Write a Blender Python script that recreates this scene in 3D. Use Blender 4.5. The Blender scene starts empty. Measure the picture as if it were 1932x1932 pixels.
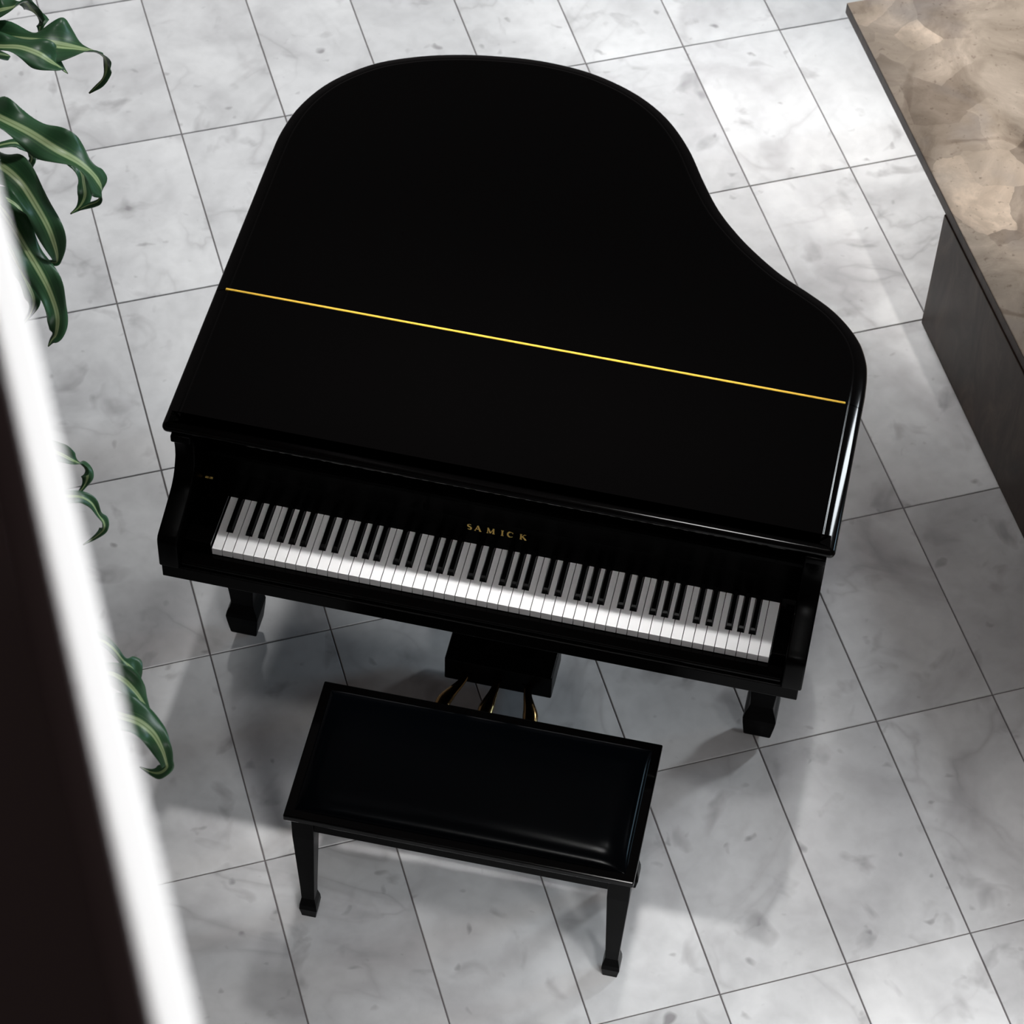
import bpy, math, random
from mathutils import Vector, Matrix, Euler
import numpy as np
R0 = random.Random(7)
sc = bpy.context.scene
COL = sc.collection

# ------------------------------------------------------------------ camera
CAM = Vector((1.30169, -3.42723, 5.40605))
ROT = Euler((0.674835, -0.0272806, 0.2201038), 'XYZ')
FPX = 5155.3
cd = bpy.data.cameras.new('camera'); cam = bpy.data.objects.new('camera', cd); COL.objects.link(cam)
cam.location = CAM; cam.rotation_euler = ROT
cd.sensor_width = 36; cd.sensor_fit = 'HORIZONTAL'; cd.lens = FPX / 1932 * 36
cd.clip_start = 0.05; cd.clip_end = 100
cd.dof.use_dof = True; cd.dof.focus_distance = 5.95; cd.dof.aperture_fstop = 8.5
sc.camera = cam

# ------------------------------------------------------------------ light
w = bpy.data.worlds.new('world'); sc.world = w; w.use_nodes = True
bg = w.node_tree.nodes['Background']; bg.inputs[0].default_value = (1.0, 0.91, 0.91, 1); bg.inputs[1].default_value = 0.13

def area(name, loc, target, sx, sy, power, col=(1, 1, 1), spread=180):
    l = bpy.data.lights.new(name, 'AREA'); l.shape = 'RECTANGLE'; l.size = sx; l.size_y = sy; l.energy = power; l.color = col; l.spread = math.radians(spread)
    o = bpy.data.objects.new(name, l); COL.objects.link(o); o.location = loc
    o.rotation_euler = (Vector(target) - Vector(loc)).to_track_quat('-Z', 'Y').to_euler()
    return o
def spot(name, loc, target, half_angle, blend, radius, power, col=(1, 1, 1)):
    l = bpy.data.lights.new(name, 'SPOT'); l.spot_size = math.radians(2 * half_angle); l.spot_blend = blend; l.shadow_soft_size = radius; l.energy = power; l.color = col
    o = bpy.data.objects.new(name, l); COL.objects.link(o); o.location = loc
    o.rotation_euler = (Vector(target) - Vector(loc)).to_track_quat('-Z', 'Y').to_euler()
    return o
PW = dict(W=165, W2=75, K=3000, K2=2900, B=6800, B2=2900, F=6300, F2=1100, R=14, P=600, C=1150)
# window high on the right, daylight
area('window_and_sheen_light', (5.6, 5.4, 5.5), (1.3, 0.4, 0.9), 0.65, 1.1, PW['W'], (0.88, 0.95, 1.0))
area('window_and_sheen_light', (7.3, 4.0, 3.1), (1.1, -0.3, 0.5), 1.2, 1.2, PW['W2'], (0.50, 0.78, 1.0))  # added source, set where it gives the cushion edge its blue sheen
# unseen spots added to shape the light pools in the hall
for _i, _x in enumerate((0.33, 0.88)):
    spot('fill_spot_piano', (_x, 2.05, 8.6), (_x, 0.25, 0.73), 2.9, 0.3, 0.28, PW['K'], (1, 0.99, 0.98))  # added from behind to brighten the key fronts
    spot('fill_spot_piano', (_x, -1.8, 8.6), (_x, 0.30, 0.73), 2.9, 0.3, 1.5, PW['K2'], (1, 0.99, 0.98))  # added front fill for the shaded backs of the keys
spot('pool_spot_back', (-3.057, 10.23, 4.6), (0.676, 2.243, 0), 2.6, 0.55, 0.3, PW['B'], (1, 1, 1))
spot('pool_spot_back', (-2.881, 10.325, 4.6), (1.278, 2.308, 0), 2.3, 0.5, 0.3, PW['B'] * 1.4, (1, 1, 1))
spot('pool_spot_back', (-1.6, 6.5, 8.0), (-0.7, 2.5, 0), 12, 1.0, 0.5, PW['B2'], (1, 1, 1))
spot('pool_spot_front', (4.8, -3.6, 5.2), (2.55, -1.55, 0), 13.8, 1.0, 0.6, PW['F'], (1, 1, 1))
spot('pool_spot_front', (3.2, -5.2, 5.0), (0.45, -0.75, 0), 8, 1.0, 0.7, PW['F2'], (1, 1, 1))
spot('fill_spot_plants', (1.2, 3.2, 8.5), (-0.35, 0.0, 1.4), 10, 1.0, 0.4, PW['P'], (1, 1, 1))  # added to brighten the leaves
spot('fill_spot_counter', (2.092, 2.444, 7.0), (2.056, 2.197, 0.45), 8.0, 0.6, 0.1, PW['C'], (1, 0.97, 0.93))  # added overhead to brighten the slab top
# unseen strip added across the hall to whiten the railing cap
_u, _v = Vector((math.cos(0.4985), math.sin(0.4985))), Vector((math.sin(0.4985), -math.cos(0.4985)))
_p = Vector((-0.6864, 1.2732)) + _u * 1.5 + _v * 3.8; _q = Vector((-0.6864, 1.2732)) + _u * -0.46 + _v * 3.8
_l = area('railing_fill_strip', (_p.x, _p.y, 7.2), (_q.x, _q.y, 4.44), 0.15, 5.0, PW['R'], (1, 1, 1), 24)
_z = (_l.location - Vector((_q.x, _q.y, 4.44))).normalized(); _y = Vector((_v.x, _v.y, 0)); _x = _y.cross(_z).normalized()
_l.rotation_euler = Matrix((_x, _y, _z)).transposed().to_euler()

sc.view_settings.view_transform = 'Standard'; sc.view_settings.look = 'None'
sc.view_settings.exposure = 0; sc.view_settings.gamma = 1; sc.view_settings.use_curve_mapping = False

# ------------------------------------------------------------------ helpers
RM = ROT.to_matrix()
def at(px, py, z):
    """point of the place at height z that stands at that spot of the 1932 x 1932 frame"""
    d = RM @ Vector(((px - 966) / FPX, -(py - 966) / FPX, -1))
    return CAM + d * ((z - CAM.z) / d.z)
def to_px(p):
    v = RM.transposed() @ (p - CAM)
    return Vector((966 + FPX * v.x / -v.z, 966 - FPX * v.y / -v.z))
TH = 0.4985; O0 = Vector((-0.6864, 1.2732))
UD = Vector((math.cos(TH), math.sin(TH))); VD = Vector((math.sin(TH), -math.cos(TH)))
def uv(u, v, z=0.0):
    p = O0 + UD * u + VD * v
    return Vector((p.x, p.y, z))

def tag(o, label=None, cat=None, group=None, kind=None):
    if label: o['label'] = label
    if cat: o['category'] = cat
    if group: o['group'] = group
    if kind: o['kind'] = kind
    return o
def empty(name, loc=(0, 0, 0), rz=0.0):
    o = bpy.data.objects.new(name, None); COL.objects.link(o); o.location = loc; o.rotation_euler = (0, 0, rz)
    o.empty_display_size = 0.1
    return o
def link(name, me, mat=None, parent=None, loc=None, rz=0.0, smooth=False):
    if mat is not None and not me.materials: me.materials.append(mat)
    if smooth:
        for p in me.polygons: p.use_smooth = True
    o = bpy.data.objects.new(name, me); COL.objects.link(o)
    if parent is not None: o.parent = parent
    if loc is not None: o.location = loc
    o.rotation_euler = (0, 0, rz)
    return o
def mesh(name, vs, fs):
    me = bpy.data.meshes.new(name); me.from_pydata([tuple(v) for v in vs], [], fs); me.validate(); me.update()
    return me
class MB:
    def __init__(s): s.v = []; s.f = []
    def box(s, x0, x1, y0, y1, z0, z1):
        n = len(s.v)
        s.v += [(x0, y0, z0), (x1, y0, z0), (x1, y1, z0), (x0, y1, z0), (x0, y0, z1), (x1, y0, z1), (x1, y1, z1), (x0, y1, z1)]
        s.f += [tuple(n + i for i in q) for q in ((3, 2, 1, 0), (4, 5, 6, 7), (0, 1, 5, 4), (1, 2, 6, 5), (2, 3, 7, 6), (3, 0, 4, 7))]
        return s
    def rings(s, rings, cap=True):
        n = len(s.v); k = len(rings[0])
        for r in rings: s.v += [tuple(p) for p in r]
        for i in range(len(rings) - 1):
            for j in range(k):
                a = n + i * k + j; b = n + i * k + (j + 1) % k
                s.f.append((a, b, b + k, a + k))
        if cap:
            s.f.append(tuple(n + j for j in reversed(range(k))))
            s.f.append(tuple(n + (len(rings) - 1) * k + j for j in range(k)))
        return s
    def prism_x(s, prof, x0, x1):   # prof: list of (y, z), counter-clockwise seen from +x
        return s.rings([[(x0, y, z) for y, z in prof], [(x1, y, z) for y, z in prof]])
    def prism_z(s, prof, z0, z1):
        return s.rings([[(x, y, z0) for x, y in prof], [(x, y, z1) for x, y in prof]])
    def tube(s, pts, rad, n=10, flat=1.0, up=(0, 0, 1)):
        pts = [Vector(p) for p in pts]; rings = []
        for i, p in enumerate(pts):
            t = (pts[min(i + 1, len(pts) - 1)] - pts[max(i - 1, 0)]).normalized()
            u = Vector(up); sd = t.cross(u)
            if sd.length < 1e-4: sd = t.cross(Vector((1, 0, 0)))
            sd.normalize(); nn = sd.cross(t).normalized()
            r = rad[i] if hasattr(rad, '__len__') else rad
            fl = flat[i] if hasattr(flat, '__len__') else flat
            rings.append([p + sd * r * math.cos(2 * math.pi * k / n) + nn * r * fl * math.sin(2 * math.pi * k / n) for k in range(n)])
        return s.rings(rings)
    def build(s, name, mat, parent=None, smooth=False, bevel=0.0, seg=2, loc=None, rz=0.0):
        o = link(name, mesh(name, s.v, s.f), mat, parent, loc, rz)
        import bmesh
        b = bmesh.new(); b.from_mesh(o.data); bmesh.ops.recalc_face_normals(b, faces=b.faces); b.to_mesh(o.data); b.free()
        if smooth:
            for p in o.data.polygons: p.use_smooth = True
        if bevel:
            m = o.modifiers.new('bevel', 'BEVEL'); m.width = bevel; m.segments = seg; m.limit_method = 'ANGLE'; m.angle_limit = 0.6
            m.harden_normals = False
        return o

# ------------------------------------------------------------------ materials
def nmat(name):
    m = bpy.data.materials.new(name); m.use_nodes = True
    nt = m.node_tree; return m, nt, nt.nodes['Principled BSDF']
def plain(name, col, rough=0.5, spec=0.5, metal=0.0, bump=0.0, bscale=200):
    m, nt, b = nmat(name)
    b.inputs['Base Color'].default_value = (*col, 1); b.inputs['Roughness'].default_value = rough
    b.inputs['Specular IOR Level'].default_value = spec; b.inputs['Metallic'].default_value = metal
    if bump:
        n = nt.nodes.new('ShaderNodeTexNoise'); n.inputs['Scale'].default_value = bscale; n.inputs['Detail'].default_value = 4
        tc = nt.nodes.new('ShaderNodeTexCoord'); nt.links.new(tc.outputs['Object'], n.inputs['Vector'])
        bp = nt.nodes.new('ShaderNodeBump'); bp.inputs['Strength'].default_value = bump; bp.inputs['Distance'].default_value = 0.002
        nt.links.new(n.outputs[0], bp.inputs['Height']); nt.links.new(bp.outputs[0], b.inputs['Normal'])
    return m
def ramp(nt, src, stops):
    r = nt.nodes.new('ShaderNodeValToRGB'); nt.links.new(src, r.inputs[0]); e = r.color_ramp.elements
    while len(e) < len(stops): e.new(0.5)
    for i, (p, c) in enumerate(stops):
        e[i].position = p; e[i].color = (*c, 1) if len(c) == 3 else c
    return r.outputs[0]
def noise(nt, vec, scale, detail=4, dist=0.0, rough=0.5):
    n = nt.nodes.new('ShaderNodeTexNoise'); n.inputs['Scale'].default_value = scale; n.inputs['Detail'].default_value = detail
    n.inputs['Distortion'].default_value = dist; n.inputs['Roughness'].default_value = rough
    nt.links.new(vec, n.inputs['Vector']); return n.outputs[0]
def mix(nt, fac, a, b, mode='MIX'):
    m = nt.nodes.new('ShaderNodeMix'); m.data_type = 'RGBA'; m.blend_type = mode
    for inp, v in ((m.inputs[0], fac), (m.inputs[6], a), (m.inputs[7], b)):
        if hasattr(v, 'node'): nt.links.new(v, inp)
        elif isinstance(v, tuple): inp.default_value = (*v, 1)
        else: inp.default_value = v
    return m.outputs[2]
def mth(nt, op, a, b=None):
    m = nt.nodes.new('ShaderNodeMath'); m.operation = op
    for i, v in enumerate((a, b)):
        if v is None: continue
        if hasattr(v, 'node'): nt.links.new(v, m.inputs[i])
        else: m.inputs[i].default_value = v
    return m.outputs[0]

def marble():
    m, nt, b = nmat('white_marble')
    tc = nt.nodes.new('ShaderNodeTexCoord'); oi = nt.nodes.new('ShaderNodeObjectInfo')
    off = nt.nodes.new('ShaderNodeVectorMath'); off.operation = 'MULTIPLY_ADD'
    cmb = nt.nodes.new('ShaderNodeCombineXYZ')
    nt.links.new(mth(nt, 'MULTIPLY', oi.outputs['Random'], 61.0), cmb.inputs[0])
    nt.links.new(mth(nt, 'MULTIPLY', oi.outputs['Random'], 137.0), cmb.inputs[1])
    ad = nt.nodes.new('ShaderNodeVectorMath'); ad.operation = 'ADD'
    nt.links.new(tc.outputs['Object'], ad.inputs[0]); nt.links.new(cmb.outputs[0], ad.inputs[1])
    nt.nodes.remove(off); vec = ad.outputs[0]
    cloud = ramp(nt, noise(nt, vec, 3.6, 4, 0.6, 0.5), [(0.30, (0.50, 0.495, 0.50)), (0.46, (0.62, 0.62, 0.622)), (0.62, (0.70, 0.70, 0.70))])
    fine = ramp(nt, noise(nt, vec, 22, 3, 0.3, 0.5), [(0.3, (0.92, 0.92, 0.92)), (0.6, (1, 1, 1))])
    c = mix(nt, 1.0, cloud, fine, 'MULTIPLY')
    # grey smudges and small dark inclusions
    sm = ramp(nt, noise(nt, vec, 8.5, 3, 0.5, 0.5), [(0.0, (1, 1, 1)), (0.60, (1, 1, 1)), (0.74, (0.66, 0.65, 0.655))])
    c = mix(nt, 1.0, c, sm, 'MULTIPLY')
    spot_ = ramp(nt, noise(nt, vec, 19, 1.5, 0.3, 0.5), [(0.0, (1, 1, 1)), (0.69, (1, 1, 1)), (0.80, (0.45, 0.43, 0.44))])
    c = mix(nt, 0.85, c, spot_, 'MULTIPLY')
    # soft grey veins on some tiles
    vn = noise(nt, vec, 1.9, 4, 1.0, 0.5)
    v = ramp(nt, mth(nt, 'ABSOLUTE', mth(nt, 'SUBTRACT', vn, 0.5)), [(0.0, (0.72, 0.71, 0.715)), (0.02, (0.90, 0.90, 0.90)), (0.06, (1, 1, 1))])
    vf = mth(nt, 'MULTIPLY', ramp(nt, noise(nt, vec, 1.1, 2), [(0.46, (0, 0, 0)), (0.62, (1, 1, 1))]), 0.75)
    c = mix(nt, vf, c, v, 'MULTIPLY')
    tone = ramp(nt, oi.outputs['Random'], [(0.0, (0.91, 0.91, 0.915)), (0.5, (0.98, 0.98, 0.98)), (1.0, (1.05, 1.05, 1.05))])
    c = mix(nt, 1.0, c, tone, 'MULTIPLY')
    nt.links.new(c, b.inputs['Base Color'])
    b.inputs['Roughness'].default_value = 0.26; b.inputs['Specular IOR Level'].default_value = 0.35
    return m
def brown_stone(name, top):
    m, nt, b = nmat(name)
    tc = nt.nodes.new('ShaderNodeTexCoord'); vec0 = tc.outputs['Object']
    # warp the coordinates so the fragments are irregular
    wn = nt.nodes.new('ShaderNodeTexNoise'); wn.inputs['Scale'].default_value = 5; wn.inputs['Detail'].default_value = 4; nt.links.new(vec0, wn.inputs['Vector'])
    vm = nt.nodes.new('ShaderNodeVectorMath'); vm.operation = 'MULTIPLY_ADD'
    nt.links.new(wn.outputs[1], vm.inputs[0]); vm.inputs[1].default_value = (0.10, 0.10, 0.10); nt.links.new(vec0, vm.inputs[2])
    vec = vm.outputs[0]
    vo = nt.nodes.new('ShaderNodeTexVoronoi'); vo.inputs['Scale'].default_value = 6.5; nt.links.new(vec, vo.inputs['Vector'])
    ve = nt.nodes.new('ShaderNodeTexVoronoi'); ve.feature = 'DISTANCE_TO_EDGE'; ve.inputs['Scale'].default_value = 6.5; nt.links.new(vec, ve.inputs['Vector'])
    bw = nt.nodes.new('ShaderNodeSeparateColor'); nt.links.new(vo.outputs['Color'], bw.inputs[0])
    if top:
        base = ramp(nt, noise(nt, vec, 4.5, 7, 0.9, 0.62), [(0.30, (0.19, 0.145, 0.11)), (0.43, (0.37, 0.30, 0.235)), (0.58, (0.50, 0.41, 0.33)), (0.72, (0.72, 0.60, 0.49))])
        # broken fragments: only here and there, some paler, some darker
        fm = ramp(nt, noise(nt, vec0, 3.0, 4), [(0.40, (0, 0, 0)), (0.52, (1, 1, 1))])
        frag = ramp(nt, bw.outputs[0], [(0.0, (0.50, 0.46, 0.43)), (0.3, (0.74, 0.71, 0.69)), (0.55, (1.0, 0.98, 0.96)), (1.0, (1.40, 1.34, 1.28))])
        c = mix(nt, mth(nt, 'MULTIPLY', fm, 0.85), base, mix(nt, 1.0, base, frag, 'MULTIPLY'))
        # angular seams between big fragments
        vs_ = nt.nodes.new('ShaderNodeTexVoronoi'); vs_.feature = 'DISTANCE_TO_EDGE'; vs_.inputs['Scale'].default_value = 3.3
        vw = nt.nodes.new('ShaderNodeVectorMath'); vw.operation = 'MULTIPLY_ADD'; nt.links.new(wn.outputs[1], vw.inputs[0]); vw.inputs[1].default_value = (0.05, 0.05, 0.05); nt.links.new(vec0, vw.inputs[2])
        nt.links.new(vw.outputs[0], vs_.inputs['Vector'])
        ck = ramp(nt, mth(nt, 'ADD', vs_.outputs[0], mth(nt, 'MULTIPLY', noise(nt, vec0, 9, 4), 0.10)), [(0.05, (0.45, 0.41, 0.38)), (0.075, (0.62, 0.58, 0.55)), (0.09, (1, 1, 1))])
        cm = ramp(nt, noise(nt, vec0, 2.7, 3, 0.3), [(0.50, (0, 0, 0)), (0.60, (1, 1, 1))])
        c = mix(nt, mth(nt, 'MULTIPLY', cm, 0.75), c, ck, 'MULTIPLY')
        bl = ramp(nt, noise(nt, vec0, 3.1, 3, 0.4), [(0.56, (0, 0, 0)), (0.74, (1, 1, 1))])
        c = mix(nt, mth(nt, 'MULTIPLY', bl, 0.55), c, (0.30, 0.29, 0.30))
        pit = ramp(nt, noise(nt, vec0, 75, 2), [(0.0, (1, 1, 1)), (0.64, (1, 1, 1)), (0.76, (0.50, 0.46, 0.44))])
        c = mix(nt, 0.7, c, pit, 'MULTIPLY')
        b.inputs['Roughness'].default_value = 0.32
    else:
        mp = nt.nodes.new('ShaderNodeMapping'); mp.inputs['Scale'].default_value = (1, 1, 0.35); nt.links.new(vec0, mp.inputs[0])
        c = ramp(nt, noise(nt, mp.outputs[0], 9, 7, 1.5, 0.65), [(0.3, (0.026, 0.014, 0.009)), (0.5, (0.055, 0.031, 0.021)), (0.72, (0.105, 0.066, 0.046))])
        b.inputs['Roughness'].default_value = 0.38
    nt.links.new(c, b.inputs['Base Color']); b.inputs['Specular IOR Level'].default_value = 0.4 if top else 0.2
    return m
def leaf_mat():
    m, nt, b = nmat('striped_leaf')
    u = nt.nodes.new('ShaderNodeUVMap'); u.uv_map = 'leaf'
    sp = nt.nodes.new('ShaderNodeSeparateXYZ'); nt.links.new(u.outputs[0], sp.inputs[0])
    oi = nt.nodes.new('ShaderNodeObjectInfo')
    cmb = nt.nodes.new('ShaderNodeCombineXYZ'); nt.links.new(sp.outputs[0], cmb.inputs[0]); nt.links.new(mth(nt, 'MULTIPLY', sp.outputs[1], 0.06), cmb.inputs[1])
    nt.links.new(mth(nt, 'MULTIPLY', oi.outputs['Random'], 40.0), cmb.inputs[2])
    grain = noise(nt, cmb.outputs[0], 34, 3, 0, 0.6)
    x = mth(nt, 'ABSOLUTE', mth(nt, 'SUBTRACT', sp.outputs[0], 0.5))
    x = mth(nt, 'ADD', x, mth(nt, 'MULTIPLY', mth(nt, 'SUBTRACT', grain, 0.5), 0.05))
    G = (0.034, 0.112, 0.045); L = (0.52, 0.66, 0.34)
    c = ramp(nt, x, [(0.0, (0.26, 0.40, 0.14)), (0.025, L), (0.085, L), (0.105, (0.10, 0.24, 0.07)), (0.135, G), (0.165, G), (0.178, (0.08, 0.21, 0.06)), (0.195, G), (0.5, (0.055, 0.160, 0.072))])
    streak = ramp(nt, grain, [(0.3, (0.75, 0.78, 0.75)), (0.7, (1.15, 1.12, 1.1))])
    c = mix(nt, 1.0, c, streak, 'MULTIPLY')
    tip = ramp(nt, sp.outputs[1], [(0.0, (1, 1, 1)), (0.97, (1, 1, 1)), (1.0, (0.5, 0.25, 0.22))])
    c = mix(nt, 1.0, c, tip, 'MULTIPLY')
    nt.links.new(c, b.inputs['Base Color']); b.inputs['Roughness'].default_value = 0.36; b.inputs['Specular IOR Level'].default_value = 0.5
    return m
M = dict(
    marble=marble(), grout=plain('grout', (0.16, 0.145, 0.145), 0.85, 0.2, bump=0.3, bscale=400),
    black=plain('black_lacquer', (0.0008, 0.0007, 0.0007), 0.07, 0.12),
    satin=plain('black_satin', (0.001, 0.0009, 0.0009), 0.28, 0.035),
    ivory=plain('white_key_plastic', (0.86, 0.86, 0.86), 0.25, 0.4), ebony=plain('black_key', (0.0015, 0.0015, 0.0015), 0.25, 0.06),
    felt=plain('dark_red_felt', (0.05, 0.006, 0.006), 0.95, 0.1),
    brass=plain('brass', (0.85, 0.55, 0.16), 0.28, 0.5, 1.0), print_gold=plain('gold_print', (1.0, 0.70, 0.20), 0.5, 0.4, 0.0), gold=plain('gold_leaf', (1.0, 0.62, 0.07), 0.45, 0.5, 0.4),
    leather=plain('black_leather', (0.0006, 0.0009, 0.0014), 0.16, 0.05), bronze=plain('dark_bronze', (0.26, 0.165, 0.07), 0.16, 0.5, 1.0),
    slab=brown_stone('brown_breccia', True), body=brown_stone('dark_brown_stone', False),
    white=plain('white_paint', (0.9, 0.9, 0.9), 0.45, 0.3), darkwood=plain('dark_panel', (0.10, 0.07, 0.068), 0.6, 0.2, bump=0.2, bscale=30),
    carpet=plain('dark_carpet', (0.12, 0.088, 0.085), 0.95, 0.05, bump=0.4, bscale=300),
    leaf=leaf_mat(), cane=plain('cane_bark', (0.20, 0.15, 0.10), 0.8, 0.2, bump=0.6, bscale=60),
    pot=plain('white_planter', (0.62, 0.60, 0.57), 0.5, 0.3), soil=plain('soil', (0.03, 0.02, 0.014), 0.95, 0.05, bump=0.8, bscale=80),
)

# ------------------------------------------------------------------ floor
fl = MB(); S = 9.0
fl.box(-S, S, -S, S, -0.06, -0.0035)
floor = fl.build('floor', M['grout'], None, loc=(O0.x + 1.2, O0.y - 1.0, 0), rz=TH)
tag(floor, kind='structure', label='floor of white marble tiles with grey joints', cat='floor')
TU, TV, J = 0.3, 0.5995, 0.0034
def tile_mesh():
    h, k, c = (TU - J) / 2, (TV - J) / 2, 0.0012
    m = MB(); m.rings([[(sx * a, sy * bb, z) for sx, sy in ((-1, -1), (1, -1), (1, 1), (-1, 1))] for a, bb, z in ((h, k, -0.02), (h, k, -c), (h - c, k - c, 0))])
    return mesh('floor_tile', m.v, m.f)
tm = tile_mesh(); tm.materials.append(M['marble'])
finv = (Matrix.Translation(floor.location) @ Matrix.Rotation(TH, 4, 'Z')).inverted()
rt = random.Random(3)
for i in range(-5, 12):
    for j in range(-6, 10):
        p = uv((i + 0.5) * TU, (j + 0.5) * TV, rt.uniform(-0.0004, 0.0004))
        o = bpy.data.objects.new('marble_tile', tm); COL.objects.link(o); o.parent = floor
        o.location = finv @ p
        o.rotation_euler = (rt.uniform(-.0006, .0006), rt.uniform(-.0006, .0006), 0)

# ------------------------------------------------------------------ stone counter
cz0, cz1 = 0.411, 0.447
ct = empty('stone_counter', uv(2.5, 1.6, 0))
tag(ct, 'low brown stone counter with a mottled beige slab overhanging its dark base', 'counter')
cinv = Matrix.Translation(ct.location).inverted()
def uvpoly(pts): return [tuple((cinv @ uv(u, v)).xy) for u, v in pts]
k = -0.025
def fu(v, u0): return u0 + k * (v - 0.6)
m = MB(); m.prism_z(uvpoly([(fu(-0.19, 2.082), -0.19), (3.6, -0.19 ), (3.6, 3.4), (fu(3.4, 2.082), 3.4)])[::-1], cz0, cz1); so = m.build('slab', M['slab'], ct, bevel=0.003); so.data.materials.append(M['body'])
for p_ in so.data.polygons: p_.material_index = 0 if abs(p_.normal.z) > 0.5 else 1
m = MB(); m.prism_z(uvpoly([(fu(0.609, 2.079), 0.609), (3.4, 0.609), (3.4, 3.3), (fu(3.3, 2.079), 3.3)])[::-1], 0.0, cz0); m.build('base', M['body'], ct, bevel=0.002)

# ------------------------------------------------------------------ grand piano
pn = empty('grand_piano', (0.6, 0.6, 0))
tag(pn, 'glossy black baby grand piano with closed lid and open keyboard', 'piano')
PO = Vector((0.6, 0.6, 0))
def pb(mb, name, mat, parent=None, **kw):
    par = parent or pn
    o = mb.build(name, mat, par, **kw)
    if par is pn: o.location = o.location - PO
    return o
# lid outline (x, y), traced counter-clockwise from the front right corner
raw = [(1.317, 0.55), (1.314, 0.60), (1.306, 0.645), (1.284, 0.699), (1.249, 0.746), (1.207, 0.785), (1.155, 0.819), (1.09, 0.857), (1.035, 0.899), (0.977, 0.952), (0.916, 1.023), (0.865, 1.107), (0.82, 1.192), (0.776, 1.257), (0.728, 1.309), (0.668, 1.353), (0.598, 1.386), (0.516, 1.409), (0.411, 1.417), (0.31, 1.408), (0.21, 1.388), (0.114, 1.355), (0.023, 1.304), (-0.056, 1.222), (-0.103, 1.128), (-0.123, 1.03), (-0.126, 0.94)]
def catmull(P, n):
    P = [np.array(p, float) for p in P]; P = [2 * P[0] - P[1]] + P + [2 * P[-1] - P[-2]]; out = []
    for i in range(1, len(P) - 2):
        for s in range(n):
            t = s / n
            out.append(0.5 * ((2 * P[i]) + (-P[i - 1] + P[i + 1]) * t + (2 * P[i - 1] - 5 * P[i] + 4 * P[i + 1] - P[i + 2]) * t * t + (-P[i - 1] + 3 * P[i] - 3 * P[i + 1] + P[i + 2]) * t ** 3))
    out.append(P[-2]); return out
curve = catmull(raw, 5)
def corner(cx, cy, r, a0, a1, n=5): return [np.array((cx + r * math.cos(math.radians(a0 + (a1 - a0) * i / n)), cy + r * math.sin(math.radians(a0 + (a1 - a0) * i / n)))) for i in range(n + 1)]
HY = 0.505
back_part = [np.array((-0.126, HY + 0.001)), np.array((1.317, HY + 0.001))] + curve
r = 0.012
front_part = corner(-0.126 + r, 0.099 + r, r, 180, 270) + corner(1.317 - r, 0.099 + r, r, 270, 360) + [np.array((1.317, HY - 0.001)), np.array((-0.126, HY - 0.001))]
def offset(poly, d, keep=None):
    """inward offset of a counter-clockwise polygon; edges lying on y = keep are left in place"""
    n = len(poly); out = []
    def nrm(a, b):
        e = b - a; l = math.hypot(*e); return np.array((-e[1], e[0])) / max(l, 1e-9)
    for i in range(n):
        a, b, c = poly[i - 1], poly[i], poly[(i + 1) % n]
        if np.linalg.norm(b - a) < 1e-7: out.append(b.copy()); continue
        n1, n2 = nrm(a, b), nrm(b, c)
        d1 = 0 if keep is not None and abs(a[1] - keep) < 1e-4 and abs(b[1] - keep) < 1e-4 else d
        d2 = 0 if keep is not None and abs(b[1] - keep) < 1e-4 and abs(c[1] - keep) < 1e-4 else d
        det = n1[0] * n2[1] - n1[1] * n2[0]
        if abs(det) < 0.02: out.append(b + n1 * d1)
        else:
            x = (d1 * n2[1] - d2 * n1[1]) / det; y = (n1[0] * d2 - n2[0] * d1) / det
            out.append(b + np.array((x, y)))
    return out
def lid_piece(poly, name, keep):
    prof = [(0.012, 0.968), (0.005, 0.9692), (0.0015, 0.972), (0.0, 0.978), (0.0008, 0.9835), (0.003, 0.9868), (0.0055, 0.9886), (0.009, 0.9903), (0.0125, 0.99178), (0.016, 0.99317), (0.0195, 0.99447), (0.023, 0.9956), (0.026, 0.9964), (0.029, 0.9969), (0.031, 0.9971), (0.0325, 0.9985), (0.0355, 0.9990), (0.039, 0.9990)]
    m = MB(); m.rings([[(p[0], p[1], z) for p in offset(poly, d, keep)] for d, z in prof])
    o = pb(m, name, M['black'], smooth=True)
    for p_ in o.data.polygons:
        if len(p_.vertices) > 6: p_.use_smooth = False
    md = o.modifiers.new('split', 'EDGE_SPLIT'); md.split_angle = math.radians(40)
    return o
lid_b = lid_piece(back_part, 'lid', HY + 0.001)
lid_f = lid_piece(front_part, 'front_lid_flap', HY - 0.001)
m = MB(); m.box(-0.101, 1.278, HY - 0.0030, HY + 0.0030, 0.994, 1.0003)
pb(m, 'lid_hinge', M['gold'], bevel=0.001, seg=1)
# rim (curved case) set in under the lid
CX0, CX1 = -0.105, 1.301
rim_curve = [p for p in offset(back_part, 0.020) if p[1] > 0.53]
rim = [np.array((CX0, 0.19)), np.array((CX1, 0.19))] + [np.array((min(p[0], CX1), p[1])) for p in rim_curve if p[0] > -0.1 or p[1] > 0.95]
m = MB(); m.rings([[(p[0], p[1], z) for p in rim] for z in (0.665, 0.970)])
o = pb(m, 'rim', M['black'], smooth=True); md = o.modifiers.new('split', 'EDGE_SPLIT'); md.split_angle = math.radians(35)
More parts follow.
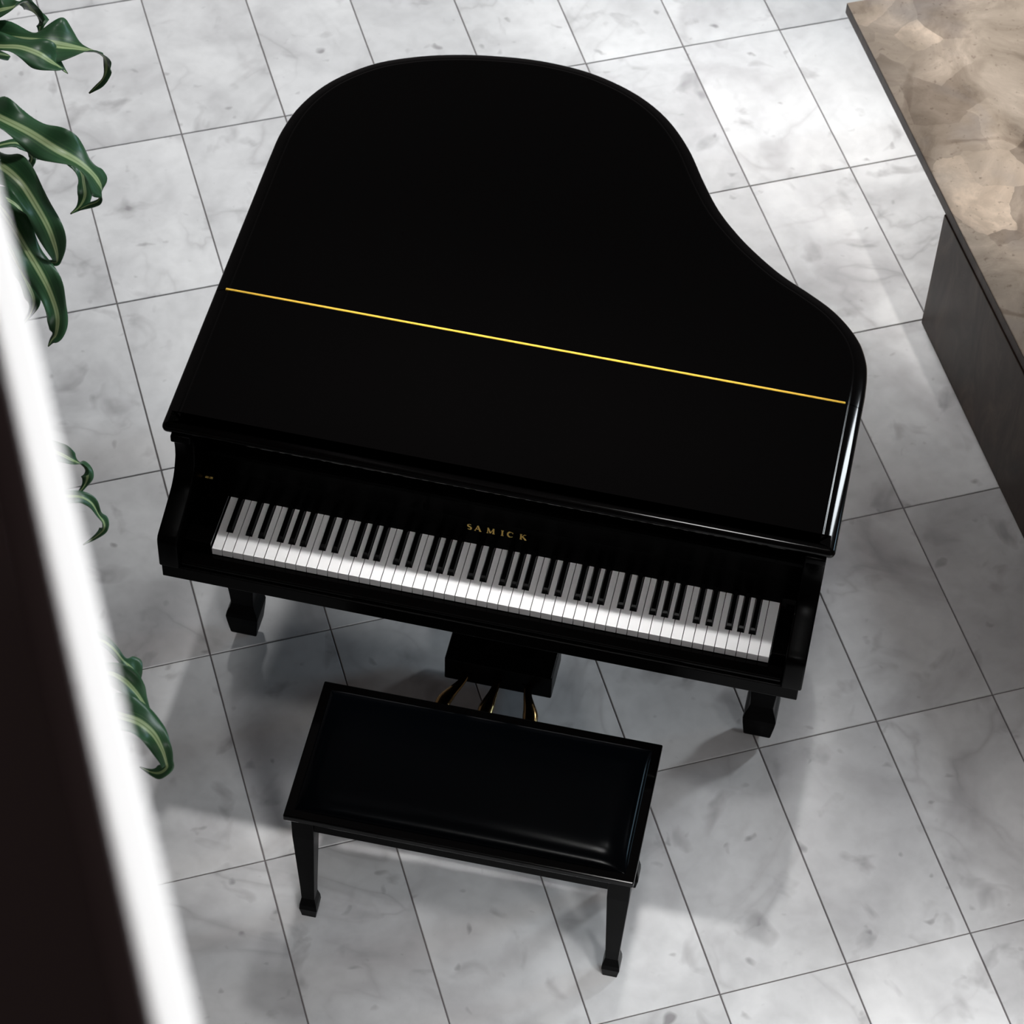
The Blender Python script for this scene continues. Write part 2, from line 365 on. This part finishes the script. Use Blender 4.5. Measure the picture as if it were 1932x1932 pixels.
# cheeks with their scrolled arms
arm = [(0.19, 0.970), (0.093, 0.970), (0.091, 0.951), (0.107, 0.944), (0.111, 0.925), (0.112, 0.905), (0.110, 0.887), (0.104, 0.872), (0.096, 0.856), (0.085, 0.842), (0.070, 0.831), (0.050, 0.823), (0.028, 0.816), (0.0, 0.807), (-0.020, 0.801), (-0.034, 0.797), (-0.042, 0.793), (-0.0465, 0.786), (-0.0485, 0.775), (-0.050, 0.700), (0.19, 0.700)]
for x0, x1 in ((CX0, -0.060), (1.257, CX1)):
    m = MB(); m.prism_x(arm, x0, x1)
    ao = pb(m, 'arm', M['satin'], smooth=True, bevel=0.004, seg=3); md = ao.modifiers.new('split', 'EDGE_SPLIT'); md.split_angle = math.radians(50)
# key bed, key slip, key blocks
m = MB(); m.box(CX0 + 0.004, CX1 - 0.006, -0.046, 0.30, 0.660, 0.700); pb(m, 'key_bed', M['satin'], bevel=0.002)
m = MB(); m.box(-0.060, 1.257, -0.040, -0.003, 0.700, 0.7125); pb(m, 'key_slip', M['black'], bevel=0.004, seg=3)
for x0, x1 in ((-0.060, -0.0015), (1.2235, 1.257)):
    m = MB(); m.box(x0, x1, 0.001, 0.19, 0.700, 0.7455); blk = pb(m, 'key_block', M['black'], bevel=0.002)
    m = MB(); xc = (x0 + x1) / 2
    m.rings([[(xc + r_ * math.cos(a * math.pi / 5), 0.022 + r_ * math.sin(a * math.pi / 5), z) for a in range(10)] for r_, z in ((0.0035, 0.745), (0.0035, 0.7462), (0.002, 0.7475))])
    s = m.build('screw', M['black'], blk)
# fallboard standing open behind the keys
fb = [(0.1485, 0.716), (0.1485, 0.738), (0.158, 0.800), (0.158, 0.850), (0.160, 0.858), (0.166, 0.862), (0.174, 0.860), (0.178, 0.852), (0.178, 0.716)]
m = MB(); m.prism_x(fb, -0.0595, 1.2565); fall = pb(m, 'fallboard', M['satin'], smooth=False)
m = MB(); m.box(-0.060, 1.257, 0.1795, 0.1895, 0.702, 0.968); pb(m, 'inner_panel', M['satin'])
m = MB(); m.box(-0.0005, 1.2225, 0.1455, 0.1483, 0.7095, 0.7275); pb(m, 'felt_strip', M['felt'])
for xc in (-0.0475, 1.245):
    m = MB(); m.box(xc - 0.009, xc - 0.0015, 0.1505, 0.1565, 0.775, 0.7775); m.box(xc + 0.0005, xc + 0.008, 0.1505, 0.1565, 0.775, 0.7775)
    m.build('fallboard_hinge', M['print_gold'] if xc < 0 else M['satin'], fall)
# maker's name in gold on the fallboard: roman capitals built from strokes
def stroke(pts, ws):   # 2D ribbon outline -> polygons
    out = []; n = len(pts); L = []; Rr = []
    for i in range(n):
        a = np.array(pts[max(i - 1, 0)]); b = np.array(pts[min(i + 1, n - 1)]); t = (b - a) / max(np.linalg.norm(b - a), 1e-9); nn = np.array((-t[1], t[0]))
        L.append(np.array(pts[i]) + nn * ws[i] / 2); Rr.append(np.array(pts[i]) - nn * ws[i] / 2)
    return L, Rr
def arc(cx, cy, rx, ry, a0, a1, n=12): return [(cx + rx * math.cos(math.radians(a0 + (a1 - a0) * i / n)), cy + ry * math.sin(math.radians(a0 + (a1 - a0) * i / n))) for i in range(n + 1)]
T_, K_ = 0.10, 0.24
spts = arc(0.36, 0.76, 0.25, 0.22, 35, 250, 10) + arc(0.34, 0.27, 0.28, 0.25, 75, -140, 10)
GL = {
 'S': (0.75, [(spts, [T_ if i < 6 or i > 17 else K_ for i in range(len(spts))])]),
 'A': (0.95, [([(0.05, 0), (0.46, 1.0)], [T_, T_]), ([(0.44, 1.0), (0.84, 0)], [K_, K_]), ([(0.2, 0.36), (0.7, 0.36)], [T_, T_]), ([(-0.05, 0.03), (0.2, 0.03)], [T_, T_]), ([(0.68, 0.03), (1.0, 0.03)], [T_, T_])]),
 'M': (1.15, [([(0.1, 0), (0.14, 1.0)], [T_, T_]), ([(0.13, 1.0), (0.55, 0.05)], [K_, K_]), ([(0.55, 0.05), (0.97, 1.0)], [T_, T_]), ([(0.97, 1.0), (1.0, 0)], [K_, K_]), ([(-0.03, 0.03), (0.25, 0.03)], [T_, T_]), ([(0.82, 0.03), (1.18, 0.03)], [T_, T_])]),
 'I': (0.4, [([(0.2, 0), (0.2, 1.0)], [K_, K_]), ([(0.0, 0.03), (0.4, 0.03)], [T_, T_]), ([(0.0, 0.97), (0.4, 0.97)], [T_, T_])]),
 'C': (0.9, [(arc(0.5, 0.5, 0.42, 0.47, 45, 315, 18), [T_ if i < 4 or i > 14 else K_ for i in range(19)]), ([(0.8, 0.95), (0.82, 0.7)], [T_, T_])]),
 'K': (0.95, [([(0.15, 0), (0.15, 1.0)], [K_, K_]), ([(0.18, 0.42), (0.72, 0.98)], [T_, T_]), ([(0.36, 0.58), (0.86, 0.02)], [K_, K_]), ([(0.0, 0.03), (0.34, 0.03)], [T_, T_]), ([(0.0, 0.97), (0.34, 0.97)], [T_, T_]), ([(0.55, 0.97), (0.9, 0.97)], [T_, T_]), ([(0.7, 0.03), (1.0, 0.03)], [T_, T_])])}
slope = (0.158 - 0.1485) / (0.800 - 0.738)
for ch, xc in zip('SAMICK', (0.536, 0.5545, 0.583, 0.6085, 0.626, 0.6545)):
    wd, strokes = GL[ch]; H = 0.0150; WX = 0.0150; m = MB(); z0 = 0.770
    for si, (pts, ws) in enumerate(strokes):
        L, Rr = stroke(pts, ws); n0 = len(m.v); lift = 0.0006 + 0.00008 * si
        for A in (L, Rr):
            for p in A:
                z = z0 + p[1] * H; y = 0.1485 + (z - 0.738) * slope
                m.v.append((xc + (p[0] - wd / 2) * WX, y - lift, z))
        n = len(L)
        for i in range(n - 1): m.f.append((n0 + i, n0 + i + 1, n0 + n + i + 1, n0 + n + i))
    o = m.build('letter_' + ch.lower(), M['print_gold'], fall)
    sd = o.modifiers.new('thick', 'SOLIDIFY'); sd.thickness = 0.0005; sd.offset = 0
# keys
PIT = 1.222 / 52; KG = 0.0008; KZ0, KZ1 = 0.7105, 0.73
names = 'ABCDEFG'
BO = {'A': 0.0016, 'C': -0.0022, 'D': 0.0022, 'F': -0.0026, 'G': 0.0}   # black key after this white key, offset from the joint
BW = 0.0136
def has_black(i): return 0 <= i < 51 and names[i % 7] in BO
KM = {}
YB = 0.052
for i in range(52):
    c = names[i % 7]
    lb = has_black(i - 1); rb = has_black(i)
    key = (c, lb, rb)
    if key not in KM:
        x0, x1 = KG, PIT - KG
        xl = BO[names[(i - 1) % 7]] + BW / 2 + 0.0012 if lb else x0
        xr = PIT + BO[c] - BW / 2 - 0.0012 if rb else x1
        poly = [(x0, 0), (x1, 0)]
        if rb: poly += [(x1, YB - 0.0015), (xr, YB - 0.0015)]
        poly += [(xr, 0.1475), (xl, 0.1475)]
        if lb: poly += [(xl, YB - 0.0015), (x0, YB - 0.0015)]
        m = MB(); m.prism_z(poly, KZ0, KZ1); KM[key] = m
        me = mesh('white_key', m.v, m.f); me.materials.append(M['ivory']); KM[key] = me
    o = bpy.data.objects.new('white_key', KM[key]); COL.objects.link(o); o.parent = pn; o.location = Vector((i * PIT, 0, 0)) - PO
bm_ = MB(); h = BW / 2
bm_.rings([[(-h, YB, 0.722), (h, YB, 0.722), (h, 0.1475, 0.722), (-h, 0.1475, 0.722)], [(-h, YB, 0.7305), (h, YB, 0.7305), (h, 0.1475, 0.7305), (-h, 0.1475, 0.7305)],
           [(-h + .0014, YB + .0025, 0.7395), (h - .0014, YB + .0025, 0.7395), (h - .0014, 0.1475, 0.7395), (-h + .0014, 0.1475, 0.7395)],
           [(-h + .0024, YB + .0070, 0.7418), (h - .0024, YB + .0070, 0.7418), (h - .0024, 0.1475, 0.7422), (-h + .0024, 0.1475, 0.7422)]])
bme = mesh('black_key', bm_.v, bm_.f); bme.materials.append(M['ebony'])
for i in range(52):
    if has_black(i):
        o = bpy.data.objects.new('black_key', bme); COL.objects.link(o); o.parent = pn
        o.location = Vector(((i + 1) * PIT + BO[names[i % 7]], 0, 0)) - PO
# legs with spade feet and casters
def piano_leg(x, y):
    prof = [(0.030, 0.030), (0.036, 0.0325), (0.085, 0.038), (0.105, 0.0395), (0.118, 0.037), (0.132, 0.031), (0.146, 0.0275), (0.17, 0.0285), (0.21, 0.031), (0.40, 0.037), (0.60, 0.043), (0.6605, 0.045)]
    m = MB(); m.rings([[(x + sx * h_, y + sy * h_, z) for sx, sy in ((-1, -1), (1, -1), (1, 1), (-1, 1))] for z, h_ in prof])
    lg = pb(m, 'leg', M['satin'], bevel=0.002)
    m = MB(); m.tube([(x - 0.008, y, 0.014), (x + 0.008, y, 0.014)], 0.014, 14); cs = m.build('caster', M['bronze'], lg)
    m = MB(); m.box(x - 0.012, x - 0.009, y - 0.008, y + 0.008, 0.010, 0.034); m.box(x + 0.009, x + 0.012, y - 0.008, y + 0.008, 0.010, 0.034); m.build('caster_fork', M['bronze'], lg)
piano_leg(-0.0435, 0.3075); piano_leg(1.2175, 0.3095); piano_leg(0.36, 1.16)
# pedal lyre
m = MB(); m.box(0.463, 0.724, 0.247, 0.365, 0.060, 0.140); pbx = pb(m, 'pedal_box', M['satin'], bevel=0.004)
for xc in (0.535, 0.652):
    m = MB(); m.tube([(xc, 0.315, 0.139), (xc, 0.315, 0.20), (xc, 0.315, 0.42), (xc, 0.315, 0.62), (xc, 0.315, 0.661)], [0.020, 0.016, 0.020, 0.016, 0.022], 12); pb(m, 'lyre_post', M['black'], smooth=True)
m = MB(); m.tube([(0.594, 0.36, 0.10), (0.594, 0.66, 0.665)], 0.007, 8); pb(m, 'lyre_brace', M['brass'], smooth=True)
for xs, dx in ((0.517, -0.040), (0.5925, -0.012), (0.664, 0.026)):
    pts = []; rd = []; fl_ = []
    for i in range(15):
        t = i / 14
        q_ = min(1, t / 0.8); sx = dx * (3 * q_ * q_ - 2 * q_ ** 3)
        pts.append((xs + sx, 0.262 - 0.122 * t, 0.084 - 0.020 * math.sin(t * 1.7) + 0.004 * t))
        rd.append(0.0085 + 0.0100 * min(1, max(0, (t - 0.12) / 0.5)) ** 1.4 if t < 0.88 else 0.0185 * math.sqrt(max(0.02, 1 - ((t - 0.86) / 0.145) ** 2)))
        fl_.append(0.62 - 0.25 * t)
    m = MB(); m.tube(pts, rd, 12, fl_); pd = pb(m, 'pedal', M['bronze'], smooth=True)
    m = MB(); m.box(xs - 0.012, xs + 0.012, 0.2455, 0.2475, 0.066, 0.098); m.build('pedal_slot', M['satin'], pbx)

# ------------------------------------------------------------------ piano bench
bn = empty('piano_bench', (0.3061, -0.4229, 0), 0.0131)
tag(bn, 'black wooden piano bench with a padded leather seat in front of the keyboard', 'bench')
X0, X1, Y0, Y1 = -0.0262, 0.7290, -0.0470, 0.3105
m = MB(); m.box(X0, X1, Y0, Y1, 0.464, 0.482); m.build('seat_frame', M['black'], bn, bevel=0.003)
# cushion: pillowed pad
N = 28; fs = []; ins = 0.020
# finer rows near the border
def ease(t): return 0.5 - 0.5 * math.cos(math.pi * t)
vs = []
for j in range(N + 1):
    for i in range(N + 1):
        a = ease(i / N); b = ease(j / N)
        fx = min(a, 1 - a) * (X1 - X0 - 2 * ins) / 0.06; fy = min(b, 1 - b) * (Y1 - Y0 - 2 * ins) / 0.06
        sx_ = math.sqrt(max(0, 1 - (1 - min(1, fx)) ** 2)); sy_ = math.sqrt(max(0, 1 - (1 - min(1, fy)) ** 2))
        vs.append((X0 + ins + a * (X1 - X0 - 2 * ins), Y0 + ins + b * (Y1 - Y0 - 2 * ins), 0.4815 + 0.018 * sx_ * sy_ + 0.005 * math.sin(a * math.pi) * math.sin(b * math.pi)))
for j in range(N):
    for i in range(N):
        q = j * (N + 1) + i; fs.append((q, q + 1, q + N + 2, q + N + 1))
link('cushion', mesh('cushion', vs, fs), M['leather'], bn, smooth=True)
LX = (0.004, 0.6965); LY = (0.0135, 0.2500)
m = MB(); m.box(LX[0], LX[1], LY[0] - 0.020, LY[1] + 0.020, 0.372, 0.4645); m.build('apron', M['satin'], bn, bevel=0.002)
for lx in LX:
    for ly in LY:
        prof = [(0.0, 0.0162), (0.012, 0.0175), (0.034, 0.0205), (0.050, 0.0195), (0.075, 0.0150), (0.11, 0.0158), (0.20, 0.0190), (0.30, 0.0225), (0.345, 0.0242), (0.464, 0.0245)]
        m = MB(); m.rings([[(lx + sx * h_, ly + sy * h_, z) for sx, sy in ((-1, -1), (1, -1), (1, 1), (-1, 1))] for z, h_ in prof])
        m.build('leg', M['satin'], bn, bevel=0.0015)

# ------------------------------------------------------------------ balcony railing
RZ = 4.441
rl = empty('balcony_railing', uv(-0.4625, 4.0, 3.44), TH)
tag(rl, 'blurred white-topped balcony railing with a dark inner panel along the left edge', 'railing')
# local axes: x = along u, y = against v
m = MB(); m.box(-0.0080, 0.0095, -3.5, 5.5, RZ - 3.44 - 0.03, RZ - 3.44); m.build('cap', M['white'], rl, bevel=0.003)
m = MB(); m.box(-0.0075, 0.0065, -3.5, 5.5, 0.0, RZ - 3.44 - 0.03); m.build('panel', M['darkwood'], rl)
fb_ = MB(); fb_.box(-2.6, 0.012, -3.5, 5.5, -0.22, 0.0)
bf = fb_.build('floor_balcony', M['carpet'], None, loc=uv(-0.4625, 4.0, 3.44), rz=TH)
tag(bf, 'dark upper balcony floor behind the railing', 'floor', kind='structure')

# ------------------------------------------------------------------ dracaena plants
def crom(P, n):
    return [tuple(p) for p in catmull(P, n)]
def leaf_object(pts, parent, seed, px_width=True, nseg=8, wave=0.24):
    """pts: (Vector position, width [m or px], twist deg) -> striped strap leaf"""
    rr = random.Random(seed); ph = rr.uniform(0, 6.28); kf = rr.uniform(0.8, 1.2)
    Q = catmull([(p.x, p.y, p.z, wd, tw) for p, wd, tw in pts], 7)
    P = [Vector(q[:3]) for q in Q]; n = len(P)
    T = [(P[min(i + 1, n - 1)] - P[max(i - 1, 0)]).normalized() for i in range(n)]
    S = []; s = None
    for i in range(n):
        c = T[i].cross(Vector((0, 0, 1)))
        if s is None: s = c.normalized() if c.length > 1e-3 else Vector((1, 0, 0))
        else:
            if c.dot(s) < 0: c = -c
            k_ = min(1.0, max(0.0, (c.length - 0.1) / 0.3))      # near-vertical stretches keep the previous side
            s = (s * (1 - 0.6 * k_) + c.normalized() * 0.6 * k_) if c.length > 1e-3 else s
            s = (s - T[i] * s.dot(T[i])).normalized()
        S.append(s.copy())
    vs = []; fs = []; uvs = []; dist = 0.0
    for i in range(n):
        if i: dist += (P[i] - P[i - 1]).length
        tw = math.radians(Q[i][4]); N0 = S[i].cross(T[i]).normalized()
        sd = S[i] * math.cos(tw) + N0 * math.sin(tw); nn = sd.cross(T[i]).normalized()
        if px_width:
            a = to_px(P[i]); b_ = to_px(P[i] + sd * 0.01); t2 = to_px(P[i] + T[i] * 0.01) - a
            d2 = b_ - a; full = FPX / (CAM - P[i]).length * 0.01
            if t2.length > 1e-6:
                t2.normalize(); pr = abs(d2.x * t2.y - d2.y * t2.x)
            else: pr = full
            hw = Q[i][3] / 2 / max(pr, 0.5 * full) * 0.01
        else: hw = Q[i][3] / 2
        hw = max(hw, 0.0008)
        for k_ in range(nseg + 1):
            x = 2 * k_ / nseg - 1
            wv = wave * hw * x * abs(x) * math.sin(dist * 46 * kf + ph + (1.3 if x > 0 else 0)) * 2.0
            vs.append(P[i] + sd * hw * x * (1 + 0.09 * math.sin(dist * 60 * kf + ph * 2 + (1.7 if x > 0 else 0))) + nn * (0.20 * hw * abs(x) ** 1.5 + wv))
            uvs.append((k_ / nseg, i / (n - 1)))
    k = nseg + 1
    for i in range(n - 1):
        for j in range(nseg): fs.append((i * k + j, i * k + j + 1, (i + 1) * k + j + 1, (i + 1) * k + j))
    me = mesh('leaf', [v - parent.location for v in vs], fs)
    ul = me.uv_layers.new(name='leaf')
    for lp in me.loops: ul.data[lp.index].uv = uvs[lp.vertex_index]
    o = link('leaf', me, M['leaf'], parent, smooth=True)
    sl = o.modifiers.new('thick', 'SOLIDIFY'); sl.thickness = 0.0009; sl.offset = 0
    return o
def plant(base_uv, crown, label, leaves, away, seed, pot_h=0.34):
    """base_uv: pot centre on the floor; crown: list of crown points; leaves: traced leaves [(x, y, z, width px, twist)]"""
    rr = random.Random(seed); b = uv(*base_uv)
    root = empty('dracaena', b); tag(root, label, 'plant', 'dracaena plants along the balcony')
    pr = [(0.0, 0.115), (0.01, 0.12), (pot_h - 0.03, 0.155), (pot_h - 0.03, 0.165), (pot_h, 0.165), (pot_h, 0.148), (pot_h - 0.03, 0.145)]
    m = MB(); m.rings([[(r_ * math.cos(a * math.pi / 14), r_ * math.sin(a * math.pi / 14), z) for a in range(28)] for z, r_ in pr]); m.build('pot', M['pot'], root, smooth=False)
    m = MB(); m.rings([[(0.1455 * math.cos(a * math.pi / 14), 0.1455 * math.sin(a * math.pi / 14), z) for a in range(28)] for z in (pot_h - 0.03, pot_h - 0.02)]); m.build('soil', M['soil'], root)
    for c in crown:
        lc = c - b; st = Vector((rr.uniform(-.05, .05), rr.uniform(-.05, .05), pot_h - 0.03))
        pts = [st.lerp(lc, t) + Vector((rr.uniform(-.008, .008), rr.uniform(-.008, .008), 0)) * (0 if t in (0, 1) else 1) for t in (0, .2, .4, .6, .8, 1)]
        m = MB(); m.tube(pts, [0.024, 0.023, 0.022, 0.021, 0.020, 0.013], 10); m.build('cane', M['cane'], root, smooth=True)
    for i, lf in enumerate(leaves):
        leaf_object([(at(x, y, z), wd, tw) for x, y, z, wd, tw in lf], root, seed * 31 + i)
    for i in range(away):
        c = crown[i % len(crown)]
        # leaves that arch back under the balcony edge
        ang = TH + math.pi + (i / max(1, away - 1) - 0.5) * 1.3 + rr.uniform(-.1, .1)
        L = rr.uniform(0.26, 0.36); d = Vector((math.cos(ang), math.sin(ang), 0)); up = rr.uniform(0.05, 0.2)
        prof = [(0.0, 0.0, 0.03), (0.25, up * 0.8, 0.055), (0.5, up, 0.07), (0.75, up * 0.5, 0.062), (0.92, -0.06, 0.035), (1.0, -0.16, 0.004)]
        leaf_object([(c + d * L * t + Vector((0, 0, z)), wd, rr.uniform(-8, 8)) for t, z, wd in prof], root, seed * 77 + i, px_width=False)
    return root

# plant by the upper left corner of the view
plant((-0.62, 0.66), [at(-75, 75, 1.55)], 'striped dracaena highest up the left edge, one leaf tip curling down', [
    [(-75, 75, 1.55, 22, 0), (-35, 30, 1.60, 32, 0), (0, 20, 1.62, 30, 10), (25, 14, 1.62, 24, 20), (45, 4, 1.62, 14, 18), (60, 18, 1.57, 26, 18), (72, 34, 1.54, 22, 18), (75, 50, 1.52, 12, 18), (74, 63, 1.505, 3, 30)],
    [(-75, 75, 1.55, 20, 0), (0, 72, 1.60, 36, 0), (60, 76, 1.62, 50, 0), (110, 86, 1.61, 58, 0), (150, 92, 1.59, 44, 0), (180, 97, 1.57, 14, 10), (197, 108, 1.545, 24, 20), (201, 126, 1.52, 28, 20), (196, 146, 1.495, 16, 10), (182, 163, 1.475, 8, 0), (168, 176, 1.465, 2, 0)],
    [(-75, 78, 1.56, 22, 0), (-40, 84, 1.62, 30, 0), (0, 88, 1.645, 36, 0), (38, 90, 1.65, 44, 0), (72, 101, 1.64, 46, 0), (95, 116, 1.62, 30, 0), (112, 127, 1.60, 18, 0), (128, 139, 1.585, 2, 0)],
    [(-75, 80, 1.55, 20, 0), (-30, 98, 1.56, 24, 0), (0, 102, 1.555, 22, 0), (19, 106, 1.54, 2, 0)],
], 5, 1)
# large-leaved plant on the left edge
plant((-0.60, 1.30), [at(-85, 300, 1.60), at(-60, 350, 1.52)], 'striped dracaena with the largest arching leaves beside the white railing', [
    [(-85, 300, 1.60, 26, 0), (-45, 190, 1.62, 40, 0), (0, 200, 1.60, 18, 0), (22, 199, 1.585, 14, 0), (38, 206, 1.57, 2, 0)],
    [(-85, 295, 1.60, 28, 0), (-50, 200, 1.68, 50, 0), (0, 222, 1.71, 58, 0), (55, 250, 1.71, 62, 0), (110, 284, 1.70, 60, 0), (150, 308, 1.68, 54, 0), (176, 330, 1.655, 42, 0), (190, 352, 1.625, 26, 8), (190, 366, 1.605, 10, 20), (184, 380, 1.585, 12, 18), (164, 388, 1.57, 9, 18), (148, 396, 1.56, 3, 20)],
    [(120, 285, 1.62, 22, 0), (150, 318, 1.60, 28, 0), (158, 345, 1.57, 29, 0), (160, 370, 1.545, 25, 10), (150, 390, 1.53, 14, 10), (133, 404, 1.52, 3, 0)],
    [(-85, 305, 1.60, 28, 0), (-40, 290, 1.66, 46, 0), (0, 312, 1.67, 58, 0), (40, 346, 1.66, 60, 0), (70, 392, 1.63, 54, 0), (92, 432, 1.595, 50, 0), (104, 465, 1.56, 36, 0), (108, 488, 1.535, 18, 10), (103, 496, 1.525, 10, 18), (75, 489, 1.52, 3, 18)],
    [(-60, 350, 1.52, 26, 0), (-20, 372, 1.58, 40, 0), (8, 402, 1.59, 50, 0), (40, 455, 1.57, 56, 0), (72, 508, 1.535, 54, 0), (96, 556, 1.49, 46, 0), (108, 596, 1.45, 38, 0), (106, 628, 1.42, 28, 0), (98, 642, 1.405, 14, 0), (91, 654, 1.395, 2, 0)],
    [(-60, 350, 1.52, 24, 0), (0, 370, 1.52, 28, 0), (35, 392, 1.50, 24, 0), (46, 418, 1.475, 18, 0), (45, 450, 1.45, 8, 0)],
    [(-60, 352, 1.50, 24, 0), (-10, 420, 1.52, 40, 0), (25, 480, 1.48, 40, 0), (52, 535, 1.43, 36, 0), (64, 566, 1.40, 26, 0), (58, 592, 1.375, 12, 0), (42, 614, 1.355, 4, 0)],
    [(-85, 300, 1.58, 16, 0), (20, 270, 1.60, 14, 0), (50, 285, 1.56, 14, 0), (60, 296, 1.53, 13, 0), (56, 312, 1.51, 8, 0)],
], 7, 2)
# plant behind the middle of the rail
plant((-0.56, 2.02), [at(62, 905, 1.30)], 'striped dracaena whose two small curled leaves hang left of the piano arm', [
    [(62, 905, 1.30, 20, 0), (85, 850, 1.37, 28, 0), (112, 856, 1.375, 30, 0), (135, 868, 1.365, 22, 0), (152, 876, 1.35, 9, 20), (162, 886, 1.335, 26, 10), (165, 900, 1.32, 25, 10), (160, 915, 1.305, 11, 30), (148, 931, 1.295, 6, 10), (135, 944, 1.285, 2, 0)],
    [(62, 905, 1.30, 18, 0), (95, 930, 1.34, 24, 0), (125, 936, 1.345, 26, 0), (152, 938, 1.335, 18, 0), (173, 950, 1.315, 16, 0), (186, 972, 1.29, 10, 20), (195, 985, 1.275, 17, 18), (196, 998, 1.26, 15, 18), (183, 1011, 1.25, 9, 30), (157, 1028, 1.24, 2, 0)],
], 5, 3)
# plant behind the lower part of the rail
plant((-0.54, 2.74), [at(148, 1335, 1.28)], 'striped dracaena lowest on the railing with one broad drooping leaf', [
    [(148, 1335, 1.28, 20, 0), (165, 1215, 1.35, 26, 0), (188, 1208, 1.36, 27, 0), (212, 1222, 1.35, 22, 0), (232, 1246, 1.33, 13, 10), (248, 1262, 1.31, 22, 30), (256, 1280, 1.29, 16, 18), (252, 1296, 1.275, 9, 18), (243, 1302, 1.265, 8, 18), (227, 1305, 1.26, 2, 18)],
    [(148, 1335, 1.28, 22, 0), (175, 1280, 1.33, 34, 0), (205, 1270, 1.34, 36, 0), (232, 1282, 1.33, 42, 0), (254, 1304, 1.31, 36, 0), (270, 1326, 1.285, 24, 0), (284, 1345, 1.265, 4, 0)],
    [(148, 1335, 1.28, 26, 0), (190, 1340, 1.36, 54, 0), (225, 1350, 1.375, 64, 0), (260, 1362, 1.37, 66, 0), (288, 1384, 1.355, 56, 0), (305, 1412, 1.335, 38, 0), (313, 1436, 1.31, 22, 10), (314, 1449, 1.295, 22, 20), (302, 1458, 1.28, 22, 18), (286, 1457, 1.27, 12, 18), (264, 1447, 1.265, 2, 18)],
], 5, 4)
